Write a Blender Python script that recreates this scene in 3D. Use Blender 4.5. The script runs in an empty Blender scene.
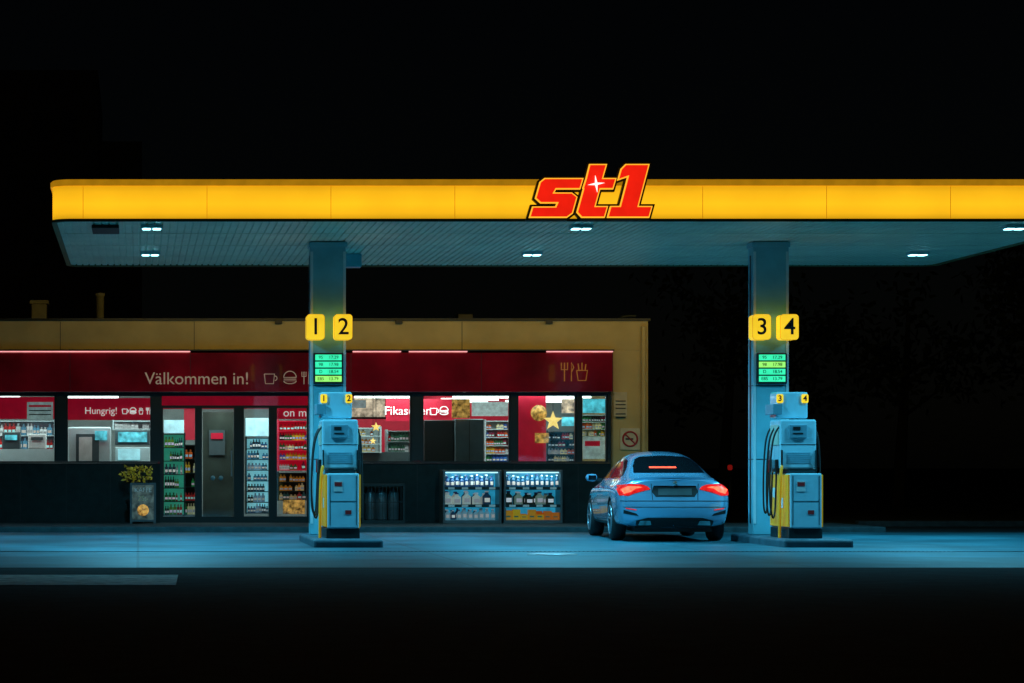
import bpy, bmesh, math, random
from mathutils import Vector, Matrix
from mathutils.bvhtree import BVHTree
random.seed(7)
S = bpy.context.scene
col = S.collection
# ------------------------------------------------------------------ helpers
F = 2455.0          # focal length in px for the survey of the site
EYE = 1.2
def PX(px, Y): return (px-138)*Y/F
def PZ(py, Y): return EYE-(py-466)*Y/F

def mat(name, c, rough=.5, metal=0, em=None, es=0, var=.12, scale=6, bump=0, coat=0, spec=.5, samp=False):
    m = bpy.data.materials.new(name); m.use_nodes = True
    nt = m.node_tree; b = nt.nodes['Principled BSDF']
    if not samp: m.cycles.emission_sampling = 'NONE'
    b.inputs['Roughness'].default_value = rough
    b.inputs['Metallic'].default_value = metal
    b.inputs['Coat Weight'].default_value = coat
    b.inputs['Specular IOR Level'].default_value = spec
    tc = nt.nodes.new('ShaderNodeTexCoord')
    n = nt.nodes.new('ShaderNodeTexNoise'); n.inputs['Scale'].default_value = scale
    n.inputs['Detail'].default_value = 6
    nt.links.new(tc.outputs['Object'], n.inputs['Vector'])
    mr = nt.nodes.new('ShaderNodeMapRange')
    mr.inputs['From Min'].default_value = .3; mr.inputs['From Max'].default_value = .7
    mr.inputs['To Min'].default_value = 1-var; mr.inputs['To Max'].default_value = 1+var
    nt.links.new(n.outputs['Fac'], mr.inputs['Value'])
    mx = nt.nodes.new('ShaderNodeVectorMath'); mx.operation = 'SCALE'
    mx.inputs[0].default_value = c
    nt.links.new(mr.outputs[0], mx.inputs['Scale'])
    nt.links.new(mx.outputs[0], b.inputs['Base Color'])
    if em:
        mx2 = nt.nodes.new('ShaderNodeVectorMath'); mx2.operation = 'SCALE'
        mx2.inputs[0].default_value = em
        nt.links.new(mr.outputs[0], mx2.inputs['Scale'])
        nt.links.new(mx2.outputs[0], b.inputs['Emission Color'])
        b.inputs['Emission Strength'].default_value = es
    if bump:
        bp = nt.nodes.new('ShaderNodeBump'); bp.inputs['Strength'].default_value = bump
        bp.inputs['Distance'].default_value = .02
        nt.links.new(n.outputs['Fac'], bp.inputs['Height'])
        nt.links.new(bp.outputs[0], b.inputs['Normal'])
    return m

def glassmat(name, tint=(.85,.93,.93), refl=.07):
    m = bpy.data.materials.new(name); m.use_nodes = True
    nt = m.node_tree; nt.nodes.clear()
    o = nt.nodes.new('ShaderNodeOutputMaterial'); mx = nt.nodes.new('ShaderNodeMixShader')
    t = nt.nodes.new('ShaderNodeBsdfTransparent'); g = nt.nodes.new('ShaderNodeBsdfGlossy')
    t.inputs[0].default_value = (*tint, 1); g.inputs['Roughness'].default_value = .03
    mx.inputs[0].default_value = refl
    nt.links.new(t.outputs[0], mx.inputs[1]); nt.links.new(g.outputs[0], mx.inputs[2])
    nt.links.new(mx.outputs[0], o.inputs[0]); return m

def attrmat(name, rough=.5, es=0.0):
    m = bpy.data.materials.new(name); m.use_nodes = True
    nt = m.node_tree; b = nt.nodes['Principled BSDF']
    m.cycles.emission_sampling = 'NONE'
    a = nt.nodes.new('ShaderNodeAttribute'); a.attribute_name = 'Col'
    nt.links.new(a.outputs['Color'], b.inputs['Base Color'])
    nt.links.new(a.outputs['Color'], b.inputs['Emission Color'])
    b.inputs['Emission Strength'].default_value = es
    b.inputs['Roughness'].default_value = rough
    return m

def group(name, loc=(0,0,0), rz=0):
    e = bpy.data.objects.new(name, None); e.location = loc; e.rotation_euler[2] = rz
    e.empty_display_size = .3
    col.objects.link(e); return e

def mkobj(name, me, m=None, parent=None):
    o = bpy.data.objects.new(name, me); col.objects.link(o)
    if m is not None:
        if isinstance(m, (list, tuple)):
            for k in m: me.materials.append(k)
        else: me.materials.append(m)
    if parent: o.parent = parent
    return o

def bm_obj(name, bm, m, parent=None, smooth=False):
    me = bpy.data.meshes.new(name)
    bmesh.ops.recalc_face_normals(bm, faces=bm.faces)
    bm.to_mesh(me); bm.free()
    if smooth:
        for p in me.polygons: p.use_smooth = True
    return mkobj(name, me, m, parent)

def bm_box(bm, x0,x1,y0,y1,z0,z1, mi=0, c=None, lay=None):
    v = [bm.verts.new(p) for p in ((x0,y0,z0),(x1,y0,z0),(x1,y1,z0),(x0,y1,z0),(x0,y0,z1),(x1,y0,z1),(x1,y1,z1),(x0,y1,z1))]
    for q in ((3,2,1,0),(4,5,6,7),(0,1,5,4),(1,2,6,5),(2,3,7,6),(3,0,4,7)):
        f = bm.faces.new([v[i] for i in q]); f.material_index = mi
        if lay is not None:
            for l in f.loops: l[lay] = (*c, 1)

def box(name, x0,x1,y0,y1,z0,z1, m, parent=None, bevel=0):
    bm = bmesh.new(); bm_box(bm, x0,x1,y0,y1,z0,z1)
    o = bm_obj(name, bm, m, parent)
    if bevel:
        b = o.modifiers.new('b', 'BEVEL'); b.width = bevel; b.segments = 3
    return o

def boxes(name, lst, m, parent=None, bevel=0):
    bm = bmesh.new()
    for a in lst: bm_box(bm, *a)
    o = bm_obj(name, bm, m, parent)
    if bevel:
        b = o.modifiers.new('b', 'BEVEL'); b.width = bevel; b.segments = 2
    return o

def offset_poly(pts, d):
    A = sum(pts[i][0]*pts[(i+1)%len(pts)][1]-pts[(i+1)%len(pts)][0]*pts[i][1] for i in range(len(pts)))
    if A < 0: pts = pts[::-1]
    out = []; n = len(pts)
    for i in range(n):
        p0, p1, p2 = Vector(pts[i-1]), Vector(pts[i]), Vector(pts[(i+1)%n])
        a = (p1-p0).normalized(); b = (p2-p1).normalized()
        na = Vector((a.y,-a.x)); nb = Vector((b.y,-b.x)); k = na+nb
        k = k/max(k.length_squared*.5, .45)
        q = p1+k*d; out.append((q.x, q.y))
    return out

def prism_xz(name, pts, y0, y1, m, parent=None):
    """flat outline in the XZ plane given thickness along Y"""
    bm = bmesh.new()
    a = [bm.verts.new((p[0], y0, p[1])) for p in pts]
    b = [bm.verts.new((p[0], y1, p[1])) for p in pts]
    bm.faces.new(a); bm.faces.new(b[::-1])
    for i in range(len(pts)):
        j = (i+1) % len(pts); bm.faces.new((a[i], a[j], b[j], b[i]))
    return bm_obj(name, bm, m, parent)

def rrect(cx, cz, w, h, r, n=5):
    pts = []
    for sx, sz, a0 in ((1,1,0),(-1,1,90),(-1,-1,180),(1,-1,270)):
        for k in range(n+1):
            a = math.radians(a0+90*k/n)
            pts.append((cx+sx*(w/2-r)+r*math.cos(a), cz+sz*(h/2-r)+r*math.sin(a)))
    return pts

def text(name, body, x, y, z, size, m, parent=None, width=None, ext=.004, rz=0, align='CENTER', bold=0):
    c = bpy.data.curves.new(name, 'FONT'); c.body = body; c.size = size; c.extrude = ext
    c.align_x = align; c.align_y = 'CENTER'; c.offset = bold
    o = bpy.data.objects.new(name, c); col.objects.link(o)
    o.rotation_euler = (math.pi/2, 0, rz); o.location = (x, y, z)
    c.materials.append(m)
    if parent: o.parent = parent
    if width:
        bpy.context.view_layer.update()
        k = width/max(o.dimensions.x, .01); o.scale = (k, min(k*1.0, 1.3), 1)
    return o

def tube(name, pts, r, m, parent=None, cyc=False, smooth=True):
    c = bpy.data.curves.new(name, 'CURVE'); c.dimensions = '3D'; c.bevel_depth = r; c.bevel_resolution = 3
    s = c.splines.new('NURBS' if smooth else 'POLY'); s.points.add(len(pts)-1)
    for i, p in enumerate(pts): s.points[i].co = (*p, 1)
    if smooth: s.use_endpoint_u = True; s.order_u = 3
    s.use_cyclic_u = cyc; s.resolution_u = 8
    o = bpy.data.objects.new(name, c); col.objects.link(o); c.materials.append(m)
    if parent: o.parent = parent
    return o

def lathe(name, prof, m, parent=None, axis='Z', loc=(0,0,0), n=24):
    bm = bmesh.new(); rings = []
    for r, h in prof:
        ring = []
        for k in range(n):
            a = 2*math.pi*k/n; u, v = r*math.cos(a), r*math.sin(a)
            p = (u, v, h) if axis == 'Z' else (h, u, v)
            ring.append(bm.verts.new(p))
        rings.append(ring)
    for i in range(len(rings)-1):
        for k in range(n):
            bm.faces.new((rings[i][k], rings[i][(k+1)%n], rings[i+1][(k+1)%n], rings[i+1][k]))
    bm.faces.new(rings[0]); bm.faces.new(rings[-1])
    o = bm_obj(name, bm, m, parent, True); o.location = loc; return o

# ------------------------------------------------------------------ materials
M = {}
M['asphalt'] = mat('asphalt', (.012,.021,.022), .9, var=.45, scale=3, bump=.4, spec=.15)
M['white'] = mat('white_panel', (.55,.66,.68), .4, var=.06)
M['colpaint'] = mat('column_paint', (.17,.47,.54), .28, var=.12, scale=3)
M['dark'] = mat('dark_metal', (.010,.020,.021), .4)
M['black'] = mat('black_plastic', (.012,.012,.012), .5)
M['rubber'] = mat('rubber', (.015,.015,.015), .7)
M['steel'] = mat('steel', (.45,.46,.47), .3, metal=.9)
M['yellow'] = mat('yellow_paint_glow', (.9,.42,.02), .4, em=(1,.42,.01), es=.14)  # slight glow added so the yellow holds under the teal lamps
M['ochre'] = mat('ochre_cladding', (.62,.47,.17), .6, var=.14, scale=1.5)
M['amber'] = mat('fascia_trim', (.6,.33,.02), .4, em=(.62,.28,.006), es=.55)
M['trimdark'] = mat('fascia_bottom_edge', (.16,.11,.04), .5)
M['soffit'] = mat('soffit_metal', (.80,.80,.62), .33, var=.12, scale=2)
M['redband'] = mat('red_sign_band', (.20,.004,.016), .15, em=(.25,.003,.015), es=.05, var=.55, scale=.9, coat=.4)
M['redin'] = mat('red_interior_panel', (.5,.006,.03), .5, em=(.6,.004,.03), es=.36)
M['shopdark'] = mat('shop_dark_panel', (.007,.021,.022), .4, var=.3, spec=.25)
M['paper'] = mat('paper_white', (.75,.76,.74), .6)
M['lettering'] = mat('sign_lettering', (.7,.6,.5), .5, em=(.8,.55,.45), es=.14)
M['letwhite'] = mat('interior_lettering', (.8,.8,.8), .5, em=(1,.95,.9), es=.6)
M['lamp'] = mat('led_lamp', (.8,.9,.9), .4, em=(.35,.9,1), es=8)
M['strip'] = mat('led_strip', (.8,.8,.8), .4, em=(1,.33,.33), es=1.2, samp=True)
M['tube'] = mat('shop_tube_light', (.9,.9,.9), .4, em=(.95,1,.97), es=4)
M['concrete'] = mat('shop_pavement', (.026,.050,.056), .8, var=.3, bump=.2, spec=.2)
M['glass'] = glassmat('window_glass')
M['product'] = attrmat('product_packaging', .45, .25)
M['productdim'] = attrmat('product_packaging_unlit', .45, .12)

# fascia : translucent yellow acrylic with LED rows behind it
fm = mat('fascia_backlit_acrylic', (.7,.4,.02), .35, em=(1,.50,.010), es=1.0, var=.09, scale=.8, samp=True)
nt = fm.node_tree; b = nt.nodes['Principled BSDF']
tc = nt.nodes.new('ShaderNodeTexCoord'); sp = nt.nodes.new('ShaderNodeSeparateXYZ')
nt.links.new(tc.outputs['Object'], sp.inputs[0])
cr = nt.nodes.new('ShaderNodeValToRGB'); mr = nt.nodes.new('ShaderNodeMapRange')
mr.inputs['From Min'].default_value = 4.72; mr.inputs['From Max'].default_value = 5.22
nt.links.new(sp.outputs['Z'], mr.inputs['Value']); nt.links.new(mr.outputs[0], cr.inputs[0])
e = cr.color_ramp.elements
e[0].position = 0; e[0].color = (.58,)*3+(1,)
e[1].position = 1; e[1].color = (.62,)*3+(1,)
x = e.new(.18); x.color = (.98,)*3+(1,)
x = e.new(.45); x.color = (1.14,)*3+(1,)
x = e.new(.8); x.color = (.94,)*3+(1,)
nt.links.new(cr.outputs[0], b.inputs['Emission Strength'])
M['fascia'] = fm

# forecourt concrete with stains and slab joints
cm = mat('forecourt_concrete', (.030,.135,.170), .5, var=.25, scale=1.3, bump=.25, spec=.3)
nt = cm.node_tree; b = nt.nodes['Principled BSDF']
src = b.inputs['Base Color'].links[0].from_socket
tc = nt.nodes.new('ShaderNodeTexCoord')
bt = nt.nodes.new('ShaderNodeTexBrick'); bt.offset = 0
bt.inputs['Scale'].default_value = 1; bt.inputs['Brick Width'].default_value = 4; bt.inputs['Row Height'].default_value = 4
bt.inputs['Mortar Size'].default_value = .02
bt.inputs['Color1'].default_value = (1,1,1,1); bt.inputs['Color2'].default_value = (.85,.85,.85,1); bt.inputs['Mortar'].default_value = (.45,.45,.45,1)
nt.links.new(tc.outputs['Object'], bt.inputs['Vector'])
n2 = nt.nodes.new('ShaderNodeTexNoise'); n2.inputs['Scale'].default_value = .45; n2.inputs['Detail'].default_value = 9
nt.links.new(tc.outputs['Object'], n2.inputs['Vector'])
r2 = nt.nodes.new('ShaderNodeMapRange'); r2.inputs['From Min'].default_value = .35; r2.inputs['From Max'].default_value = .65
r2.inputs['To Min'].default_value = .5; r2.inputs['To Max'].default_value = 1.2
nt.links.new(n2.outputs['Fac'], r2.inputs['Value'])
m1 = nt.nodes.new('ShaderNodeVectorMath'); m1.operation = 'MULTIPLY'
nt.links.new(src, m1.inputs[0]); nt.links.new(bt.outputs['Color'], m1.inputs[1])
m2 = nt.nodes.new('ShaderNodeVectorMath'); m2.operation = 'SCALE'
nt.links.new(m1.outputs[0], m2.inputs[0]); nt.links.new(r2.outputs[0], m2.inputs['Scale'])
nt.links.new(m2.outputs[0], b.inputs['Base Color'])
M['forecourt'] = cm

# ------------------------------------------------------------------ ground
def sheet(name, x0,x1,y0,y1,z,m):
    bm = bmesh.new(); bm.faces.new([bm.verts.new(p) for p in ((x0,y0,z),(x1,y0,z),(x1,y1,z),(x0,y1,z))])
    return bm_obj(name, bm, m)
sheet('ground', -600,600,-50,1200,0, M['asphalt'])
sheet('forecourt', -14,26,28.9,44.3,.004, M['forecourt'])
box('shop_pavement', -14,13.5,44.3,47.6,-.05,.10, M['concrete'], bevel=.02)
M['roadpaint'] = mat('road_paint', (.8,.82,.75), .7, var=.45, scale=6)
bm = bmesh.new()
bm.faces.new([bm.verts.new(p) for p in ((-9,24.6,.008),(.38,24.6,.008),(.44,26.9,.008),(-9,26.9,.008))])
bm_obj('road_marking', bm, M['roadpaint'])
M['grass'] = mat('grass', (.02,.035,.012), .9, var=.4, scale=4)
sheet('grass_verge', 14.5,80,49,140,.01, M['grass'])
box('kerb', 14.3,60,48.7,49,-.05,.11, M['concrete'], bevel=.02)
lathe('manhole_cover', [(.34,0),(.34,.012),(.30,.016)], M['steel'], None, 'Z', (5.6,33.2,.0))
boxes('drain_grate', [(-14,26,34.2+.0,34.215,.0,.008),(-14,26,34.33,34.345,.0,.008)]+[(6.0+i*.06,6.03+i*.06,34.217,34.328,0,.007) for i in range(-60,90)], M['dark'])

# ------------------------------------------------------------------ canopy
CX0, CX1, CY0, CY1 = -1.23, 13.93, 35.07, 43.07
ZS = 4.716
can = group('filling_station_canopy')
def ring(x0,x1,y0,y1,r,n=8):
    pts = []
    for cx, cy, a0 in ((x1-r,y1-r,0),(x0+r,y1-r,90),(x0+r,y0+r,180),(x1-r,y0+r,270)):
        for k in range(n+1):
            a = math.radians(a0+90*k/n); pts.append((cx+r*math.cos(a), cy+r*math.sin(a)))
    return pts
def sweep(name, prof, m):
    bm = bmesh.new(); rings = []
    for off, z in prof:
        rings.append([bm.verts.new((p[0],p[1],z)) for p in ring(CX0-off,CX1+off,CY0-off,CY1+off,.28+off)])
    n = len(rings[0])
    for i in range(len(rings)):
        a, c = rings[i], rings[(i+1)%len(rings)]
        for k in range(n): bm.faces.new((a[k],a[(k+1)%n],c[(k+1)%n],c[k]))
    return bm_obj(name, bm, m, can, False)
sweep('fascia_panel', [(0,4.735),(.0,5.2),(-.05,5.2),(-.05,4.735)], M['fascia'])
sweep('fascia_top_trim', [(.03,5.203),(.03,5.27),(0,5.295),(-.12,5.295),(-.12,5.203)], M['amber'])
sweep('fascia_bottom_trim', [(.015,4.695),(.015,4.732),(-.06,4.732),(-.06,4.695)], M['trimdark'])
boxes('fascia_seams', [(xx-.004,xx+.004,CY0-.006,CY0+.02,4.735,5.2) for xx in [ (207-138)/70+1.77*i for i in range(-1,8)]], M['amber'], can)
box('roof_deck', CX0+.1,CX1-.1,CY0+.1,CY1-.1,5.1,5.2, M['dark'], can)
bm = bmesh.new(); xs = CX0+.06
prof = []
while xs < CX1-.06:
    for dx, dz in ((0,0),(.075,0),(.082,.018),(.102,.018),(.109,0)):
        prof.append((min(xs+dx,CX1-.06), ZS+dz))
    xs += .11
vs = [(bm.verts.new((a,CY0+.06,z)), bm.verts.new((a,CY1-.06,z))) for a, z in prof]
for i in range(len(vs)-1):
    if (vs[i][0].co-vs[i+1][0].co).length > 1e-5:
        bm.faces.new((vs[i][0],vs[i+1][0],vs[i+1][1],vs[i][1]))
bm_obj('ribbed_soffit', bm, M['soffit'], can)
box('soffit_end_plate', CX0+.1,CX1-.1,CY1-.075,CY1-.062,ZS-.01,4.95, M['trimdark'], can)
boxes('soffit_joints', [(CX0+.1,CX1-.1,y-.012,y+.012,ZS-.006,ZS+.004) for y in (37.1,39.1,41.1)], M['soffit'], can)
box('soffit_hatch', PX(92,36.0),PX(119,36.0),35.75,36.7,ZS-.05,ZS-.002, M['black'], can)
box('speaker_box', 2.95+.42,2.95+.75,40.6,40.9,ZS-.22,ZS-.004, M['colpaint'], can, bevel=.01)
lampcol = (.13,.68,1.0)
for lx in (.2, 6.47, 12.8):
    for ly in (35.85, 40.3):
        z = ZS-.004
        boxes('lamp_housing', [(lx-.16,lx+.16,ly-.12,ly+.12,z-.05,z)], M['white'], can, bevel=.008)
        boxes('lamp_lens', [(lx-.13,lx-.02,ly-.09,ly+.09,z-.058,z-.052),(lx+.02,lx+.13,ly-.09,ly+.09,z-.058,z-.052)], M['lamp'], can)
        L = bpy.data.lights.new('lamp_light','SPOT'); L.energy = 1450; L.color = lampcol
        L.spot_size = math.radians(156); L.spot_blend = .9; L.shadow_soft_size = .15
        lo = bpy.data.objects.new('lamp_light', L); lo.location = (lx, ly, z-.1); col.objects.link(lo); lo.parent = can
# added amber fill lights at the rear fascia that brighten the shop wall
for x in (1.0, 5.0, 9.0, 12.5):
    L = bpy.data.lights.new('shop_wall_fill','AREA'); L.shape='RECTANGLE'; L.size=3.6; L.size_y=.4; L.energy=20; L.color=(1,.72,.22)
    lo = bpy.data.objects.new('shop_wall_fill', L); lo.location=(x,CY1+.06,4.97); col.objects.link(lo); lo.parent=can
    lo.rotation_euler=(math.radians(90),0,0)

# columns + island + signs
M['signyellow'] = mat('sign_yellow_lit', (.8,.5,.02), .4, em=(1,.60,.02), es=.92, var=.07)
M['green'] = mat('price_led_green', (.05,.5,.2), .4, em=(.04,.85,.42), es=.95)
M['green2'] = mat('price_led_lime', (.3,.5,.1), .4, em=(.35,.95,.15), es=.95)
YC = 38.36
COLS = ((2.97,('1','2')),(9.89,('3','4')))
for cxm, nums in COLS:
    box('column', cxm-.28,cxm+.28,YC,YC+.32,.12,ZS-.002, M['colpaint'], can, bevel=.02)
    boxes('column_flashing', [(cxm-.3,cxm+.3,YC-.02,YC+.34,4.62,4.70)], M['colpaint'], can, bevel=.01)
    boxes('column_joint', [(cxm-.283,cxm+.283,YC-.004,YC+.324,zz,zz+.012) for zz in (1.3,2.45)], M['dark'], can)
    boxes('column_channel', [(cxm-.285,cxm-.281,YC+.12,YC+.2,.3,4.5)], M['dark'], can)
    boxes('column_lit_edge_strip', [(cxm-.275,cxm-.235,YC-.012,YC-.002,.3,4.55),(cxm+.235,cxm+.275,YC-.012,YC-.002,.3,4.55)], M['white'], can)  # pale strips paint the lit vertical edges of the column
    g = group('pump_number_sign')
    zc = PZ(328, YC)
    for sx, t in ((-1,nums[0]),(1,nums[1])):
        cx = cxm+sx*.215
        prism_xz('sign_box', rrect(cx, zc, .275, .39, .05), YC-.30, YC-.02, M['signyellow'], g)
        prism_xz('sign_face_rim', rrect(cx, zc, .285, .40, .055), YC-.285, YC-.27, M['amber'], g)
        text('digit', t, cx, YC-.307, zc-.005, .36, M['black'], g, bold=.003)
        box('bracket', cx-.03,cx+.03,YC-.02,YC,zc-.1,zc+.1, M['dark'], g)
    g = group('price_display')
    z0, z1 = PZ(384,YC), PZ(353,YC)
    box('housing', cxm-.235,cxm+.235,YC-.07,YC-.013,z0,z1, M['black'], g, bevel=.012)
    h = (z1-z0-.04)/4
    for i in range(4):
        zz = z1-.02-h*(i+1)
        box('led_row', cxm-.205,cxm+.205,YC-.078,YC-.071,zz+.014,zz+h-.008, M['green2'] if (i==1 and cxm>5) or (i==3 and cxm<5) else M['green'], g)
        text('led_label', ('95','98','D','E85')[i], cxm-.12, YC-.082, zz+h/2+.003, .07, M['black'], g)
        text('led_digits', ('17.29','17.98','18.54','13.79')[i], cxm+.08, YC-.082, zz+h/2+.003, .07, M['black'], g)

# ------------------------------------------------------------------ pump islands and pumps
M['island'] = mat('island_kerb', (.035,.085,.11), .6, var=.3, scale=5, bump=.2)
M['pumpwhite'] = mat('pump_white', (.42,.74,.84), .25, var=.09, coat=.3, scale=4)
M['pumpgrey'] = mat('pump_grey', (.15,.34,.42), .4, var=.09)
M['screen'] = mat('pump_screen', (.05,.2,.22), .2, em=(.1,.5,.55), es=.5)
M['redp'] = mat('red_sticker', (.5,.02,.02), .5)
for dx, nums in ((0,('1','2')),(6.90,('3','4'))):
    isl = group('pump_island')
    box('kerb_body', 2.58+dx,3.60+dx,36.0,39.3,-.05,.12, M['island'], isl, bevel=.04)
    p = group('fuel_pump', (3.06+dx, 36.6, .12))
    box('plinth', -.25,.25,.02,1.1,0,.15, M['dark'], p, bevel=.01)
    box('lower_cabinet', -.235,.235,0,1.1,.15,.97, M['pumpwhite'], p, bevel=.02)
    box('side_panel', -.262,-.236,.03,1.07,.17,.95, M['yellow'], p, bevel=.006)
    box('side_panel', .236,.262,.03,1.07,.17,.95, M['yellow'], p, bevel=.006)
    boxes('door_gap', [(-.2,.2,-.003,.002,.55,.558),(-.2,-.192,-.003,.002,.2,.93),(.192,.2,-.003,.002,.2,.93)], M['dark'], p)
    boxes('sticker', [(.03,.12,-.005,-.001,.36,.42)], M['redp'], p)
    boxes('sticker_white', [(-.14,-.01,-.005,-.001,.70,.86)], M['paper'], p)
    boxes('sticker_red', [(-.13,-.02,-.008,-.005,.78,.84)], M['redp'], p)
    boxes('side_label', [(-.266,-.2625,.3,.5,.45,.6),(-.266,-.2625,.7,.9,.6,.75)], M['paper'], p)
    box('waist', -.2,.2,.2,1.0,.97,1.03, M['dark'], p)
    box('upper_cabinet', -.29,.25,.34,1.0,1.03,1.78, M['pumpwhite'], p, bevel=.03)
    boxes('upper_seam', [(-.285,.245,.336,.341,1.40,1.408)], M['dark'], p)
    boxes('louvre', [(-.2,.16,.335,.341,1.12+.03*i,1.13+.03*i) for i in range(6)], M['pumpgrey'], p)
    box('card_slot_housing', -.16,.10,.31,.341,1.50,1.70, M['pumpgrey'], p, bevel=.01)
    boxes('card_slot', [(-.11,.04,.305,.309,1.56,1.58),(-.11,.0,.305,.309,1.62,1.67)], M['black'], p)
    box('side_display', -.305,-.288,.45,.9,1.4,1.7, M['screen'], p)
    box('side_display', .251,.268,.45,.9,1.4,1.7, M['screen'], p)
    box('head_cabinet', -.3,.18,.55,.95,1.8,2.2, M['pumpwhite'], p, bevel=.03)
    box('head_side_box', -.36,-.22,.50,.98,1.86,2.02, M['pumpgrey'], p, bevel=.01)
    for sx, t in ((-.25,nums[0]),(.13,nums[1])):
        prism_xz('number_plate', rrect(sx, 2.1, .1, .13, .02), .53, .548, M['signyellow'], p)
        text('number', t, sx, .527, 2.1, .12, M['black'], p, bold=.003)
    tube('yellow_post', [(-.33,.25,0),(-.33,.25,1.0),(-.28,.3,1.08)], .022, M['yellow'], p)
    tube('yellow_post', [(.30,.9,0),(.30,.9,1.0),(.27,.9,1.06)], .022, M['yellow'], p)
    for sd in (-1, 1):
        xx = -.31 if sd < 0 else .27
        for i in range(3):
            yy = .42+.24*i
            a = sd*(1.0 if sd < 0 else .35)
            w_ = .8+.35*((i*7+3)%4)/3
            tube('hose', [(xx*.8,yy+.03,1.70),(xx+a*.05*w_,yy,1.62),(xx+a*.11*w_,yy-.03,1.15),(xx+a*.12*w_,yy-.04,.55),(xx+a*.08,yy,.26+.05*i),(xx+a*.03,yy+.05,.36),(xx+a*.015,yy+.07,.7),(xx,yy+.08,1.02)], .014, M['rubber'], p)
            box('nozzle', xx-.025,xx+.025,yy+.05,yy+.11,.98,1.18, (M['black'],M['steel'],M['redp'])[i], p, bevel=.012)
        box('holster_panel', min(xx*.86,xx*.92),max(xx*.86,xx*.92),.3,1.08,1.0,1.32, M['dark'], p)

# ------------------------------------------------------------------ logo sign on fascia
M['logored'] = mat('logo_red_lit', (.7,.02,.01), .4, em=(1,.016,.005), es=.86, var=.08)
M['logoyel'] = mat('logo_outline_lit', (.8,.4,.02), .4, em=(1,.5,.03), es=1.05, var=.03)
M['star'] = mat('logo_star_lit', (1,1,1), .4, em=(1,.95,.85), es=1.4, var=.02)
lg = group('brand_logo_sign')
L_s = [(545,178.5),(583,178.5),(580,188.5),(556,188.5),(553.5,193),(572,193),(577,197),(572.5,213),(567,217),(530,217),(533,207),(556,207),(558,202.5),(541,202.5),(536,198),(540.5,182)]
L_t = [(590,164.5),(606.5,164.5),(602.5,178.5),(616,178.5),(613,188.5),(600,188.5),(595,206.5),(607.5,206.5),(604.5,217),(582,217),(577.5,212),(584,188.5),(583.5,188),(586.5,178.5)]
L_1 = [(626,164.5),(649,164.5),(638.0,206.5),(652,206.5),(649,217),(608,217),(611,206.5),(620.5,206.5),(628.5,176),(618.5,179.5),(621.5,169)]
YL = 35.07
def lconv(P): return [((a-138)*(YL-.14)/F, EYE-(b2-466)*(YL-.14)/F) for a, b2 in P]
for i, (nm, P) in enumerate((('letter_s',L_s),('letter_t',L_t),('numeral_1',L_1))):
    Q = lconv(P)
    d = .003*i
    prism_xz(nm+'_backing', offset_poly(Q,.040), YL-.09-d, YL-.008-d, M['black'], lg)
    prism_xz(nm+'_outline', offset_poly(Q,.010), YL-.12-d, YL-.093-d, M['logoyel'], lg)
    prism_xz(nm+'_face', offset_poly(Q,-.008), YL-.14-d, YL-.122-d, M['logored'], lg)
st = []
cx, cz = lconv([(596,184)])[0]
for k in range(8):
    r = .12 if k % 2 == 0 else .022
    a = math.pi/4*k+.12; st.append((cx+r*math.cos(a), cz+r*math.sin(a)))
prism_xz('sparkle_star', st, YL-.17, YL-.15, M['star'], lg)

# ------------------------------------------------------------------ shop building
YB = 47.67
sh = group('station_shop')
def bx(px): return PX(px, YB)
def bz(py): return PZ(py, YB)
XL, XR = -9.0, bx(648)
zwin0, zwin1 = bz(463), bz(396)
ztop, zband1, zband0 = bz(321), bz(350), bz(392)
box('parapet_wall', XL,XR,YB,YB+.25,zband1,ztop, M['ochre'], sh)
box('coping', XL-.05,XR+.04,YB-.04,YB+.3,ztop,ztop+.05, M['dark'], sh)
boxes('cladding_seams', [(x,x+.012,YB-.003,YB,zband1+.01,ztop-.01) for x in [bx(60)+i*2.6 for i in range(-2,4)]]+[(bx(612.5),bx(612.5)+.012,YB-.003,YB,.2,zband1)], M['dark'], sh)
box('corner_pier', bx(612),XR,YB,YB+.25,bz(468),zband1-.003, M['ochre'], sh)
box('corner_pier_base', bx(612),XR,YB-.01,YB+.25,0,bz(468)-.003, M['shopdark'], sh)
box('downpipe', XR-.14,XR-.06,YB-.09,YB-.01,.1,ztop-.1, M['ochre'], sh, bevel=.02)
box('red_sign_band', XL,bx(611),YB-.16,YB-.003,zband0,zband1-.06, M['redband'], sh, bevel=.01)
boxes('band_joints', [(x,x+.01,YB-.164,YB-.161,zband0+.01,zband1-.07) for x in [bx(70),bx(190),bx(350),bx(480)]], M['dark'], sh)
boxes('led_strip', [(XL,bx(190),YB-.2,YB-.14,zband1-.050,zband1-.03),(bx(352),bx(400),YB-.2,YB-.14,zband1-.050,zband1-.03),(bx(408),bx(466),YB-.2,YB-.14,zband1-.050,zband1-.03),(bx(545),bx(611),YB-.2,YB-.14,zband1-.050,zband1-.03)], M['strip'], sh)
boxes('band_hood', [(XL,bx(612),YB-.24,YB-.003,zband1-.027,zband1)], M['dark'], sh)
opens = [(-150,-80),(-74,-12),(-6,56),(66,152),(160,310),(350,412),(422,511),(517,577),(581,608)]
ent = (160,310)
low = [(XL,bx(ent[0])),(bx(ent[1]),bx(611))]
boxes('lower_wall', [(a,b2,YB,YB+.2,0,zwin0-.003) for a,b2 in low], M['shopdark'], sh)
boxes('lower_wall_joints', [(bx(p),bx(p)+.012,YB-.003,YB,.12,zwin0-.02) for p in (20,66,110,152,350,417,514,578)], M['black'], sh)
boxes('window_sill', [(a,b2,YB-.04,YB+.2,zwin0,zwin0+.035) for a,b2 in low], M['dark'], sh)
edges = [-400]+[e for o2 in opens for e in o2]+[611]
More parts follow.
